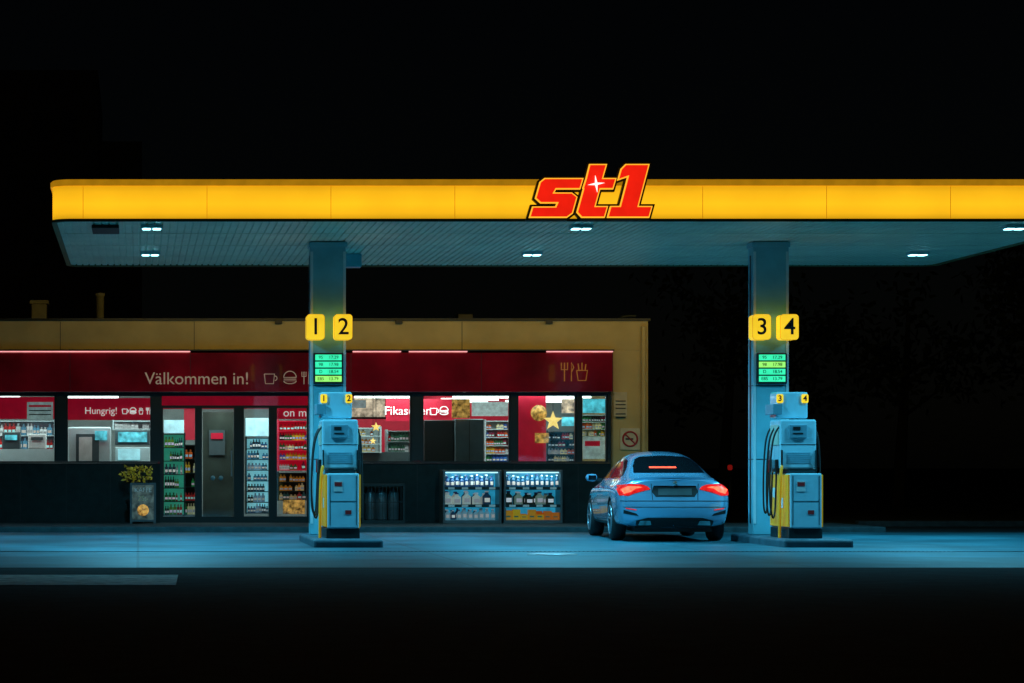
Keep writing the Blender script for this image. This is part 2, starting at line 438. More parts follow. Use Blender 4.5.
piers = [(edges[i],edges[i+1]) for i in range(0,len(edges),2)]
boxes('window_piers', [(bx(a),bx(b2),YB+.01,YB+.19,(zwin0+.036),zband0) for a,b2 in piers], M['dark'], sh)
fr = []
for a,b2 in opens:
    z0 = .1 if a == 160 else zwin0+.036
    fr += [(bx(a),bx(b2),YB+.04,YB+.12,zwin1,zband0),(bx(a),bx(a)+.035,YB+.04,YB+.12,z0,zwin1),(bx(b2)-.035,bx(b2),YB+.04,YB+.12,z0,zwin1)]
boxes('window_frames', fr, M['dark'], sh)
boxes('window_glass', [(bx(a)+.036,bx(b2)-.036,YB+.075,YB+.081,(.1 if a == 160 else zwin0+.036),zwin1-.001) for a,b2 in opens if a > -20], M['glass'], sh)
zt = bz(408)
bars = [(bx(160),bx(310),YB+.02,YB+.14,zt,zt+.05),(bx(160),bx(310),YB+.02,YB+.14,.1,.22)]
for a,b2 in ((160,163),(195,202),(234,244),(269,277),(307,311)):
    bars.append((bx(a),bx(b2),YB+.015,YB+.145,.1,zt))
boxes('entrance_frame', bars, M['dark'], sh)
boxes('door_handle', [(bx(231),bx(232),YB-.03,YB,1.0,1.5),(bx(246),bx(247),YB-.03,YB,1.0,1.5)], M['steel'], sh)
for a in (213,221):
    lathe('door_sticker', [(.045,0),(.045,.004)], M['pumpgrey'], sh, 'Z', (bx(a),YB+.06,bz(478))).rotation_euler[0] = math.pi/2
box('roof', XL,XR,YB+.25,57.9,3.7,3.85, M['dark'], sh)
box('side_wall', XR-.2,XR,YB+.25,57.9,0,ztop-.01, M['ochre'], sh)
box('back_wall', XL,XR-.2,57.9,58.1,0,ztop-.01, M['ochre'], sh)
M['inwall'] = mat('interior_wall', (.4,.46,.45), .7, var=.2, scale=2)
M['infloor'] = mat('interior_floor', (.2,.22,.22), .3)
box('interior_back_wall', XL,XR-.2,54.2,54.3,.1,2.9, M['inwall'], sh)
box('interior_floor', XL,XR-.2,YB+.2,57.8,0,.1, M['infloor'], sh)
box('interior_ceiling', XL,XR-.2,YB+.2,57.8,2.78,2.85, M['inwall'], sh)
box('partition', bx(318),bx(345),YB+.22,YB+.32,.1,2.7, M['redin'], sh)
M['ventp'] = mat('vent_metal', (.30,.30,.20), .6)
box('roof_vent', bx(25),bx(41),50.5,50.9,3.85,PZ(304,50.6), M['ventp'], sh, bevel=.02)
box('roof_vent_cap', bx(23.5),bx(43),50.45,50.95,PZ(304,50.6),PZ(302,50.6)+.03, M['ventp'], sh)
lathe('roof_pipe', [(.08,0),(.08,.95),(.1,.96),(.1,1.02)], M['ventp'], sh, 'Z', (PX(100,50),50,3.7))
box('roof_hatch', bx(475),bx(491),50.2,50.7,3.85,4.32, M['dark'], sh, bevel=.02)
for px in (275,395,545): box('roof_flood_fitting', bx(px),bx(px+7),YB-.1,YB-.045,ztop-.06,ztop+.02, M['dark'], sh, bevel=.01)
tube('gutter_pipe', [(XR-.5,YB+.3,4.05),(XR-.5,YB+.2,4.14),(XR-.2,YB+.15,4.12)], .03, M['dark'], sh)
YT = YB-.168
text('welcome_lettering', 'Välkommen in!', PX(197,YT), YT, PZ(379,YT), .34, M['lettering'], sh, width=2.0)
def icon(name, segs, cx, cy, Y, s, m, r=.009):
    for sg in segs:
        tube(name, [(PX(cx,Y)+a*s, Y, PZ(cy,Y)+b2*s) for a,b2 in sg], r, m, sh, smooth=False)
def arc(cx,cz,r,a0,a1,n=12,k=1): return [(cx+r*math.cos(math.radians(a0+(a1-a0)*i/n)), cz+k*r*math.sin(math.radians(a0+(a1-a0)*i/n))) for i in range(n+1)]
cup = [[(-.5,.35),(-.4,-.5),(.3,-.5),(.4,.35),(-.5,.35)], arc(.42,-.02,.2,90,-90)]
burger = [arc(0,.05,.55,0,180)+[(.55,.05)], [(-.55,-.1),(.55,-.1)], arc(0,-.25,.55,180,360,12,.45)+[(-.55,-.25),(.55,-.25)]]
fork = [[(-.1,-.6),(-.1,.6)],[(-.3,.6),(-.3,.15),(.1,.15),(.1,.6)],[(.35,-.6),(.35,.6),(.5,.3),(.35,0)]]
fries = [[(-.35,.1),(-.25,-.55),(.25,-.55),(.35,.1),(-.35,.1)],[(-.2,.1),(-.25,.55)],[(0,.1),(0,.6)],[(.2,.1),(.25,.5)]]
M['reflamber'] = mat('reflection_amber', (.5,.22,.04), .4, em=(.6,.22,.04), es=.22)
for ic, px in ((cup,270),(burger,290)): icon('band_icon', ic, px, 378, YT, .22, M['lettering'])
for ic, px in ((fork,305),): icon('band_icon', ic, px, 378, YT, .2, M['lettering'])
icon('band_reflection_amber', fork, 566, 372, YT, .3, M['reflamber'], .011); icon('band_reflection_amber', fries, 582, 372, YT, .3, M['reflamber'], .011)  # amber shapes painted in place of faint yellow reflections in the band

# ---- shop interior
def ib(name, px0,px1,py0,py1,Y,d,m,parent=sh,bevel=0):
    return box(name, PX(px0,Y),PX(px1,Y),Y,Y+d,max(.1,PZ(py1,Y)),PZ(py0,Y), m, parent, bevel)
PAL = [(.7,.05,.05),(.8,.6,.1),(.1,.3,.6),(.7,.7,.7),(.1,.45,.2),(.75,.3,.05),(.5,.05,.2),(.85,.8,.6),(.05,.05,.06)]
def stock(name, px0,px1,py0,py1,Y,rows,pal,parent=sh,m=None,pw=.09,board=M['white'],depth=.35,back=None,fill=.92,ph=None):
    x0,x1,z0,z1 = PX(px0,Y),PX(px1,Y),max(.12,PZ(py1,Y)),PZ(py0,Y)
    g = parent
    h = (z1-z0)/rows
    boxes(name+'_boards', [(x0,x1,Y,Y+depth,z0+h*i-.012,z0+h*i+.006) for i in range(rows+1)]+[(x0-.03,x0-.001,Y-.01,Y+depth,z0-.02,z1+.03),(x1+.001,x1+.03,Y-.01,Y+depth,z0-.02,z1+.03)], board, g)
    box(name+'_back', x0,x1,Y+depth,Y+depth+.03,z0,z1, back or board, g)
    bm = bmesh.new(); lay = bm.loops.layers.color.new('Col')
    for i in range(rows):
        x = x0+.015; c = random.choice(pal); run = 0
        while x < x1-.03:
            if run <= 0: c = random.choice(pal); run = random.randint(1,4); hh = h*random.uniform(.55,.85); w = pw*random.uniform(.7,1.3)
            run -= 1
            if x+w > x1: break
            if random.random() < fill:
                j = random.uniform(.8,1.1)
                cc = tuple(min(1,q*j) for q in c)
                zb = z0+h*i+.008
                y0 = Y+.03+random.uniform(0,.04)
                bm_box(bm, x,x+w*.88,y0,y0+.12,zb,zb+hh*.72,0,cc,lay)
                bm_box(bm, x+w*.25,x+w*.63,y0+.03,y0+.09,zb+hh*.72,zb+hh,0,tuple(q*.7+.1 for q in cc),lay)
                bm_box(bm, x+w*.08,x+w*.8,y0-.004,y0-.001,zb+hh*.2,zb+hh*.45,0,tuple(min(1,.9-q*.4) for q in cc),lay)
            x += w
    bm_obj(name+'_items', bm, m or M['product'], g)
M['scr1'] = mat('menu_screen_teal', (.1,.3,.35), .3, em=(.10,.60,.72), es=.8, var=.7, scale=7)
M['scr2'] = mat('menu_screen_food', (.5,.3,.1), .3, em=(.75,.55,.40), es=.8, var=.9, scale=9)
M['fridgelit'] = mat('fridge_back_lit', (.5,.7,.75), .4, em=(.30,.75,.85), es=.6, var=.2)
M['fridgegreen'] = mat('fridge_back_green', (.2,.5,.4), .4, em=(.06,.55,.36), es=.35)
M['greybox'] = mat('appliance_grey', (.10,.13,.14), .35, metal=.3)
M['pizza'] = mat('food_photo', (.7,.35,.08), .5, em=(.9,.45,.1), es=.4, var=.9, scale=14)
M['paperlit'] = mat('poster_white', (.7,.75,.74), .5, em=(.75,1,.98), es=.2, var=.25, scale=12)
# win1
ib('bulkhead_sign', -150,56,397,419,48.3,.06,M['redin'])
ib('menu_board', 27,53,402,420,48.22,.03,M['paperlit'])
ib('menu_board_lines', 29,51,405,407,48.21,.008,M['redin']); ib('menu_board_lines', 29,51,410,411,48.21,.008,M['dark']); ib('menu_board_lines', 29,51,414,415,48.21,.008,M['dark'])
ib('coffee_counter', -80,54,449,463,49.2,.6,M['white'])
stock('snack_shelf', -60,54,421,450,50.2,2,[(.7,.75,.75),(.8,.8,.8),(.3,.5,.6),(.7,.1,.1)])
ib('coffee_machine', 2,20,432,449,49.2,.4,M['greybox'],bevel=.02); ib('coffee_machine', 28,46,434,449,49.2,.4,M['paper'],bevel=.02)
ib('machine_display', 5,17,435,440,49.18,.01,M['scr1']); ib('machine_display', 31,43,437,440,49.18,.01,M['greybox'])
# win2
ib('bulkhead_sign', 62,156,398,420,48.3,.06,M['redin'])
text('hungry_lettering', 'Hungrig!', PX(101,48.26), 48.28, PZ(411,48.28), .26, M['letwhite'], sh, width=.62)
for ic, px in ((cup,125),(burger,133),(fries,141),(fork,148)): icon('sign_icon', ic, px, 411, 48.27, .11, M['letwhite'], .010)
ib('white_kiosk', 68,111,427,463,49.0,.7,M['white'],bevel=.03)
ib('kiosk_recess', 76,99,434,463,48.98,.015,M['greybox']); ib('kiosk_panel', 79,92,437,461,48.96,.015,M['paper'])
ib('kiosk_round', 95,107,431,440,48.97,.02,M['scr1'])
ib('oven', 115,150,430,445,49.3,.5,M['greybox'],bevel=.02); ib('oven_window', 118,147,432,442,49.28,.01,M['scr1'])
ib('oven', 115,150,447,463,49.3,.5,M['white'],bevel=.02); ib('oven_window', 118,140,449,460,49.28,.01,M['fridgelit'])
stock('cup_rack', 114,150,421,429,50,1,[(.7,.7,.7),(.6,.1,.1)],pw=.06)
# entrance
ib('bulkhead_sign', 158,312,395,409,48.4,.06,M['redin'])
ib('red_panel', 184,199,409,440,51,.05,M['redin'])
stock('drinks_fridge_green', 164,184,434,515,49.8,6,[(.03,.3,.12),(.3,.45,.1),(.02,.12,.06),(.5,.1,.05),(.1,.2,.25),(.5,.5,.5)],pw=.06,back=M['fridgegreen'],board=M['dark'])
ib('fridge_header', 164,184,420,433,49.78,.3,M['fridgelit'])
ib('red_column', 158,163,410,515,49.4,.2,M['redin'])
stock('candy_rack', 184,197,445,515,50.5,5,PAL,board=M['dark'],pw=.07)
M['portal'] = mat('lobby_panel', (.045,.055,.045), .3, metal=.1, var=.4, scale=2)
ib('dark_portal', 203,236,412,520,49.5,.06,M['portal']); ib('portal_poster', 209,225,430,455,49.47,.02,M['greybox'])
ib('portal_poster_strip', 211,223,433,439,49.45,.01,M['redin'])
stock('drinks_fridge_white', 247,269,438,513,49.6,7,[(.1,.35,.5),(.5,.6,.7),(.05,.2,.4),(.05,.07,.1),(.2,.3,.35)],pw=.06,back=M['fridgelit'],board=M['dark'])
ib('fridge_header', 246,270,418,436,49.58,.3,M['fridgelit'])
ib('bulkhead_sign', 276,312,404,419,48.5,.06,M['redin'])
text('sign_lettering', 'on m', PX(295,48.48), 48.47, PZ(413,48.48), .24, M['letwhite'], sh, width=.45)
stock('candy_shelf', 279,309,421,470,49.4,5,PAL,pw=.07,board=M['redin']); stock('candy_shelf_low', 279,309,473,500,49.2,3,[(.8,.7,.5),(.6,.1,.1),(.8,.5,.1),(.1,.3,.3)],board=M['dark'],pw=.07)
ib('poster', 283,305,500,514,48.6,.03,M['pizza'])
# win3
ib('food_screen', 351,385,398,417,48.5,.05,M['scr2']); ib('screen_bezel', 350,386,417,419,48.49,.05,M['black'])
ib('screen_white', 352,366,400,408,48.48,.01,M['paperlit'])
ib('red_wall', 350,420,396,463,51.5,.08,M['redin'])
text('fika_lettering', 'Fikasugen', PX(408,49.2), 49.22, PZ(411,49.2), .24, M['letwhite'], sh, width=.92)
ib('bulkhead_sign', 386,470,399,421,49.24,.05,M['redin'])
ib('food_counter', 352,412,452,463,49.5,.6,M['greybox'])
stock('pastry_case', 353,380,428,452,49.4,3,[(.8,.5,.15),(.75,.65,.4),(.6,.3,.1)],back=M['paperlit'],pw=.07)
stock('cup_shelf', 388,411,431,452,49.7,2,[(.8,.8,.8),(.7,.1,.1),(.2,.4,.3)],pw=.06)
# win4
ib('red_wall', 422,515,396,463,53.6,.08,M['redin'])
for ic, px in ((cup,434),(burger,444)): icon('sign_icon', ic, px, 411, 49.2, .15, M['letwhite'], .010)
ib('pizza_poster', 452,470,399,418,48.6,.02,M['pizza'])
ib('dark_fridge', 424,454,420,463,48.9,.6,M['black'],bevel=.02); ib('grey_cabinet', 455,484,419,463,48.8,.6,M['greybox'],bevel=.02)
boxes('cabinet_seam', [(PX(469,48.8),PX(469,48.8)+.012,48.795,48.799,1.3,2.1)], M['black'], sh)
stock('tobacco_shelf', 486,510,421,462,50.5,5,PAL,pw=.06)
ib('ceiling_light_panel', 472,508,402,416,51.5,.05,M['paperlit'])  # glowing panel stands in for the bright ceiling lights
# win5/6
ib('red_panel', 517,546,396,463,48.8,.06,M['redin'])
pz = lathe('pizza_picture', [(.16,0),(.16,.01)], M['pizza'], sh, 'Z', (PX(539,48.75),48.77,PZ(413,48.75))); pz.rotation_euler[0] = math.pi/2
ib('sandwich_picture', 535,549,433,443,48.77,.01,M['pizza'])
stock('magazine_shelf', 548,577,432,462,49.3,4,PAL+[(.1,.1,.1)]*4,pw=.06,board=M['dark'])
ib('wall_picture', 562,577,399,413,51,.05,M['scr2']); ib('till_screen', 562,575,417,426,49.1,.05,M['scr1'])
ib('poster', 583,607,399,413,48.2,.02,M['scr1']); ib('poster', 583,607,437,459,48.2,.02,M['paperlit']); ib('poster_text', 585,600,441,446,48.19,.005,M['redin'])
stock('small_shelf', 582,608,415,436,49,3,PAL,pw=.06)
M['starlamp'] = mat('paper_star_lantern', (.9,.7,.3), .5, em=(1,.62,.15), es=1.3)
for px,py,r in ((553,421,.2),(376,427,.10),(373,441,.07)):
    g = group('star_lantern'); Y = 48.35
    P = []
    for k in range(10):
        rr = r if k % 2 == 0 else r*.42; a = math.pi/2+math.pi/5*k; P.append((PX(px,Y)+rr*math.cos(a), PZ(py,Y)+rr*math.sin(a)))
    bm = bmesh.new(); vs = [bm.verts.new((a,Y,b2)) for a,b2 in P]
    c1 = bm.verts.new((PX(px,Y),Y-.06,PZ(py,Y))); c2 = bm.verts.new((PX(px,Y),Y+.06,PZ(py,Y)))
    for k in range(10): bm.faces.new((vs[k],vs[(k+1)%10],c1)); bm.faces.new((vs[(k+1)%10],vs[k],c2))
    bm_obj('star', bm, M['starlamp'], g)
    tube('cord', [(PX(px,Y),Y,PZ(py,Y)+r),(PX(px,Y),Y,2.75)], .005, M['dark'], g, smooth=False)
tl = []
for y in (49.9,51.8,53.4):
    for x in [-5,-3,-1,1,3,5,7,8.6]:
        tl.append((x-.6,x+.6,y-.06,y+.06,2.58,2.63))
boxes('shop_tube_lights', tl, M['tube'], sh)
for x in (-3.5,-.5,2,5,7.8):
    L = bpy.data.lights.new('shop_ceiling_light','AREA'); L.shape = 'RECTANGLE'; L.size = 2.2; L.size_y = .5; L.energy = 44; L.color = (.82,1,.97)
    lo = bpy.data.objects.new('shop_ceiling_light', L); lo.location = (x,48.9,2.72); lo.rotation_euler[0] = math.radians(12); col.objects.link(lo); lo.parent = sh

# no smoking sign
ns = group('no_smoking_sign')
Y = YB-.02; cx, cz = PX(630,Y), PZ(439,Y)
M['signcream'] = mat('sign_plate_cream', (.7,.6,.35), .5)
prism_xz('plate', rrect(cx,cz,.38,.42,.02), Y-.012,Y+.018, M['signcream'], ns)
tube('red_ring', [(cx+.14*math.cos(a),Y-.016,cz+.14*math.sin(a)) for a in [2*math.pi*k/24 for k in range(25)]], .018, M['redp'], ns, smooth=False)
tube('red_slash', [(cx-.1,Y-.022,cz+.1),(cx+.1,Y-.022,cz-.1)], .014, M['redp'], ns, smooth=False)
boxes('cigarette', [(cx-.09,cx+.06,Y-.018,Y-.014,cz-.015,cz+.015)], M['black'], ns)
nb = group('notice_board')
box('frame', PX(614,Y),PX(627,Y),Y-.01,Y+.018,PZ(455,Y)+.75,PZ(392,Y), M['signcream'], nb)
boxes('notice_lines', [(PX(615.5,Y),PX(625.5,Y),Y-.014,Y-.011,zz,zz+.02) for zz in (2.45,2.38,2.31,2.2,2.13)], M['dark'], nb)

# ---- outdoor display racks
def bottle(bm, lay, x, y, z, w, h, c, cap):
    n = 8; prof = [(w*.48,0),(w*.48,h*.62),(w*.2,h*.8),(w*.2,h*.9)]
    rings = []
    for r, hh in prof: rings.append([bm.verts.new((x+r*math.cos(2*math.pi*k/n), y+r*math.sin(2*math.pi*k/n), z+hh)) for k in range(n)])
    for i in range(3):
        for k in range(n):
            f = bm.faces.new((rings[i][k],rings[i][(k+1)%n],rings[i+1][(k+1)%n],rings[i+1][k]))
            for l in f.loops: l[lay] = (*c,1)
    bm_box(bm, x-w*.2,x+w*.2,y-w*.2,y+w*.2,z+h*.9,z+h,0,cap,lay)
    bm_box(bm, x-w*.3,x+w*.3,y-w*.5,y-w*.485,z+h*.2,z+h*.5,0,tuple(min(1,1-q*.5) for q in c),lay)
M['rackblue'] = mat('rack_header_blue', (.03,.25,.4), .4, em=(.02,.30,.50), es=.6, var=.4)
M['racklamp'] = mat('rack_lamp', (.7,.9,1), .4, em=(.45,.88,1), es=1.3)
for k,(pa,pb) in enumerate(((443,501.5),(504,562.5))):
    g = group('outdoor_display_rack'); Y = 46.95
    x0,x1 = PX(pa,Y),PX(pb,Y); z1 = PZ(470,Y); z0 = .1
    D = .6
    boxes('frame', [(x0,x0+.04,Y,Y+D,z0,z1),(x1-.04,x1,Y,Y+D,z0,z1),(x0+.04,x1-.04,Y,Y+D,z1-.035,z1),(x0+.04,x1-.04,Y,Y+D,z0,z0+.06)], M['greybox'], g, bevel=.005)
    box('back', x0+.04,x1-.04,Y+D-.03,Y+D,z0+.06,z1-.035, M['rackblue'], g)
    box('lamp', x0+.06,x1-.06,Y+.05,Y+.09,z1-.06,z1-.037, M['racklamp'], g)
    zs = [z0+.07, PZ(505,Y), PZ(487.5,Y)]
    boxes('shelf', [(x0+.04,x1-.04,Y+.01,Y+D-.03,z-.02,z) for z in zs[1:]]+[(x0+.04,x1-.04,Y-.006,Y+.008,z-.045,z+.012) for z in zs[1:]], M['dark'], g)
    boxes('price_rail', [(x0+.1+.26*q,x0+.22+.26*q,Y-.011,Y-.007,z-.035,z+.005) for z in zs[1:] for q in range(4)], M['paper'], g)
    bm = bmesh.new(); lay = bm.loops.layers.color.new('Col')
    tops = [zs[1]-.05, zs[2]-.05, z1-.07]
    for i in range(3):
        for d in (0,1):
            x = x0+.10
            while x < x1-.09:
                w = (.1,.17,.085)[i]; hh = (tops[i]-zs[i])*random.uniform(.75,.95)
                if k == 0:
                    c = [(.45,.6,.65),(.7,.75,.72),(.06,.25,.42)][i] if random.random() < .8 else (.08,.2,.3)
                else:
                    c = [(.8,.6,.08),(.05,.12,.1) if random.random()<.6 else (.45,.55,.5),(.06,.3,.42)][i]
                if i == 0 and k == 1:
                    bm_box(bm, x-.07,x+.07,Y+.04+.2*d,Y+.2+.2*d,zs[i],zs[i]+hh*random.uniform(.4,.95),0,(.75,.5*random.uniform(.7,1.2),.06),lay)
                    bm_box(bm, x-.05,x+.03,Y+.035+.2*d,Y+.038+.2*d,zs[i]+.05,zs[i]+hh*.35,0,(.1,.35,.3),lay)
                    x += .15; continue
                bottle(bm, lay, x, Y+.12+.22*d, zs[i]+.002, w, hh, c, (.7,.75,.78) if random.random()<.5 else (.1,.1,.3))
                x += w*random.uniform(1.04,1.2)
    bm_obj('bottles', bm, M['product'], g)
    L = bpy.data.lights.new('rack_light','AREA'); L.shape='RECTANGLE'; L.size = x1-x0-.2; L.size_y=.05; L.energy = 4.2; L.color=(.5,.88,1)
    lo = bpy.data.objects.new('rack_light', L); lo.location=((x0+x1)/2,Y+.03,z1-.07); lo.rotation_euler[0]=math.radians(25); col.objects.link(lo); lo.parent=g
g = group('gas_bottle_cage'); Y = 46.95
x0,x1,z1 = PX(362,Y),PX(405,Y),PZ(484,Y)
boxes('frame', [(x0,x1,Y,Y+.6,z1-.04,z1),(x0,x1,Y,Y+.6,.1,.16),(x0,x0+.04,Y,Y+.6,.16,z1-.04),(x1-.04,x1,Y,Y+.6,.16,z1-.04)], M['dark'], g)
boxes('bars', [(x0+.04+i*.07,x0+.052+i*.07,Y,Y+.012,.16,z1-.04) for i in range(1,11)]+[(x0+.04,x1-.04,Y-.004,Y,.5,.515)], M['dark'], g)
for i in range(3): lathe('gas_bottle', [(.1,0),(.11,.03),(.11,.5),(.06,.58),(.05,.62)], M['greybox'], g, 'Z', (x0+.17+i*.23,Y+.3,.16))
# A-board
g = group('advertising_board'); Y = 46.7
M['poster2'] = mat('aboard_poster', (.12,.16,.15), .4, em=(.2,.22,.15), es=.12, var=.9, scale=9)
x0,x1 = PX(130,Y),PX(156,Y)
boxes('frame', [(x0,x0+.04,Y,Y+.04,.1,.88),(x1-.04,x1,Y,Y+.04,.1,.88),(x0+.04,x1-.04,Y,Y+.04,.84,.88),(x0+.04,x1-.04,Y,Y+.04,.14,.18)], M['greybox'], g)
box('poster', x0+.04,x1-.04,Y+.01,Y+.03,.18,.84, M['poster2'], g)
lathe('food_picture', [(.11,0),(.11,.006)], M['pizza'], g, 'Z', ((x0+x1)/2,Y+.008,.36)).rotation_euler[0]=math.pi/2
text('poster_text', 'KAFFE', (x0+x1)/2, Y+.006, .74, .11, M['paper'], g, width=.32)
text('poster_price', '25:-', (x0+x1)/2, Y+.006, .58, .13, M['signcream'], g, width=.2)
boxes('rear_leg', [(x0+.02,x0+.05,Y+.3,Y+.34,.1,.8),(x1-.05,x1-.02,Y+.3,Y+.34,.1,.8)], M['greybox'], g)
def leaves(name, c, rad, n, size, m, parent, sq=(1,1,1)):
    bm = bmesh.new()
    for i in range(n):
        d = Vector((random.gauss(0,1),random.gauss(0,1),random.gauss(0,1))).normalized()*random.uniform(.3,1)**.6
        p = Vector(c)+Vector((d.x*rad*sq[0],d.y*rad*sq[1],d.z*rad*sq[2]))
        a = Vector((random.uniform(-1,1),random.uniform(-1,1),random.uniform(-.6,1))).normalized()*size*random.uniform(.6,1.4)
        b2 = a.cross(Vector((random.uniform(-1,1),random.uniform(-1,1),random.uniform(-1,1)))).normalized()*size*.35
        vs = [bm.verts.new(q) for q in (p,p+a*.5+b2,p+a,p+a*.5-b2)]; bm.faces.new(vs)
    return bm_obj(name, bm, m, parent)
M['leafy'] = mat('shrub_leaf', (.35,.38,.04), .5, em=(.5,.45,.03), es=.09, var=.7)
g = group('potted_shrub'); Y = 47.0
lathe('pot', [(.13,0),(.2,.38),(.22,.4),(.22,.45),(.18,.45)], M['dark'], g, 'Z', (PX(137,Y),Y+.2,.1))
tube('stem', [(PX(137,Y),Y+.2,.5),(PX(137,Y)+.02,Y+.2,.8),(PX(137,Y),Y+.2,1.05)], .02, M['dark'], g)
leaves('foliage', (PX(137,Y),Y+.2,1.05), .30, 150, .075, M['leafy'], g, (1.15,.8,.6))
g = group('litter_bin')
lathe('bin_body', [(.16,0),(.17,.05),(.17,.75),(.15,.8),(.10,.82)], M['greybox'], g, 'Z', (PX(335,46.9),47.0,.1))

# ------------------------------------------------------------------ car
M['paint'] = mat('car_paint_silver_blue', (.27,.52,.74), .2, metal=.4, var=.02, coat=1.0)
M['carglass'] = mat('car_glass', (.006,.008,.01), .06, spec=.8, var=.02)
M['tail'] = mat('tail_lamp_lit', (.5,.01,.01), .2, em=(1,.085,.04), es=3.4, var=.35, scale=25, samp=True)
M['taildim'] = mat('tail_lamp_lens', (.35,.01,.01), .15, em=(1,.015,.01), es=.65, var=.3, scale=18)
M['plate'] = mat('number_plate', (.08,.09,.09), .4)
M['chrome'] = mat('chrome', (.7,.7,.7), .12, metal=1)
M['alloy'] = mat('alloy_wheel', (.35,.4,.45), .3, metal=.7)
carY = 38.45
car = group('parked_car', (8.42, carY, .004), math.radians(-3.5))
ST = [
 (0.03,.30,.66,.36,.79,.56,.77,.80,.64,.93,.46,.965,.985),
 (0.16,.22,.80,.30,.875,.56,.85,.82,.68,.965,.48,1.005,1.025),
 (0.55,.20,.86,.28,.895,.56,.885,.84,.71,.975,.56,1.07,1.10),
 (0.95,.20,.86,.28,.90,.56,.895,.85,.72,.98,.54,1.215,1.265),
 (1.45,.20,.86,.28,.89,.56,.885,.85,.725,.98,.52,1.335,1.40),
 (2.15,.20,.86,.28,.885,.56,.875,.85,.725,.97,.515,1.385,1.46),
 (2.75,.20,.86,.28,.885,.56,.875,.84,.73,.96,.54,1.34,1.42),
 (3.15,.20,.86,.28,.885,.56,.875,.83,.74,.95,.58,1.17,1.235),
 (3.55,.20,.86,.28,.89,.56,.870,.81,.74,.91,.62,.97,.995),
 (4.1,.20,.85,.28,.88,.54,.84,.75,.70,.84,.5,.88,.895),
 (4.45,.22,.76,.30,.80,.50,.76,.68,.60,.75,.4,.78,.785),
 (4.60,.28,.55,.34,.60,.48,.58,.60,.45,.66,.3,.68,.685)]
bm = bmesh.new(); R = []
yo = {0:(.12,.09,.01,-.05,.05,.06,.05,.04,.03)}
for i, s in enumerate(ST):
    y,zb,wl,zs_,wm,zm,wsh,zsh,wg,zg,wr,zr,zt_ = s
    hp = [(0,zb),(wl*.75,zb),(wl,zs_),(wm,zm),(wsh,zsh),(wg,zg),(wr,zr),(wr*.55,zt_-.014),(0,zt_)]
    oy = yo.get(i,(0,)*9)
    right = [bm.verts.new((a,y+oy[j],z)) for j,(a,z) in enumerate(hp)]
    left = [right[0]]+[bm.verts.new((-a,y+oy[j],z)) for j,(a,z) in enumerate(hp) if 0<j<8]+[right[8]]
    R.append((right,left))
for i in range(len(R)-1):
    for side in (0,1):
        a, c = R[i][side], R[i+1][side]
        for j in range(8):
            bm.faces.new((a[j],a[j+1],c[j+1],c[j]))
for i in (0,len(R)-1):
    r_, l_ = R[i]
    for j in range(1,7): bm.faces.new((r_[j],r_[j+1],l_[j+1],l_[j]))
    bm.faces.new((r_[0],r_[1],l_[1])); bm.faces.new((r_[7],r_[8],l_[7]))
cl = bm.edges.layers.float.new('crease_edge')
for i in range(len(R)-1):
    for side in (0,1):
        for j,cv in ((4,.45),(5,.3),(2,.4),(3,.15)):
            e_ = bm.edges.get((R[i][side][j],R[i+1][side][j]))
            if e_: e_[cl] = cv
for j,cv in ((3,.5),(4,.35),(6,.4)):
    e_ = bm.edges.get((R[0][0][j],R[0][1][j]))
    if e_: e_[cl] = cv
body = bm_obj('body_tmp', bm, [M['paint'],M['black']])
sd = body.modifiers.new('s','SUBSURF'); sd.levels = 3; sd.render_levels = 3
bpy.context.view_layer.update()
dg = bpy.context.evaluated_depsgraph_get()
me1 = bpy.data.meshes.new_from_object(body.evaluated_get(dg))
bmx = bmesh.new(); bmx.from_mesh(me1); bvh = BVHTree.FromBMesh(bmx); bmx.free()
cut = []
for wy in (1.02,3.72):
    for sx in (-1,1):
        bm = bmesh.new(); n = 40
        a = [bm.verts.new((sx*.62, wy+.365*math.cos(2*math.pi*k/n), .335+.365*math.sin(2*math.pi*k/n))) for k in range(n)]
        c = [bm.verts.new((sx*1.1, wy+.375*math.cos(2*math.pi*k/n), .335+.375*math.sin(2*math.pi*k/n))) for k in range(n)]
        bm.faces.new(a); bm.faces.new(c[::-1])
        for k in range(n): bm.faces.new((a[k],a[(k+1)%n],c[(k+1)%n],c[k]))
        for f in bm.faces: f.material_index = 1
        o = bm_obj('cut', bm, [M['paint'],M['black']]); cut.append(o)
        bo = body.modifiers.new('b','BOOLEAN'); bo.operation='DIFFERENCE'; bo.object=o; bo.solver='EXACT'
bpy.context.view_layer.update()
dg = bpy.context.evaluated_depsgraph_get()
me2 = bpy.data.meshes.new_from_object(body.evaluated_get(dg)); me2.name='car_body'
bpy.data.objects.remove(body)
for o in cut: bpy.data.objects.remove(o)
for p in me2.polygons: p.use_smooth = True
try: me2.set_sharp_from_angle(angle=math.radians(35))
except Exception: pass
cb = bpy.data.objects.new('car_body', me2); col.objects.link(cb); cb.parent = car
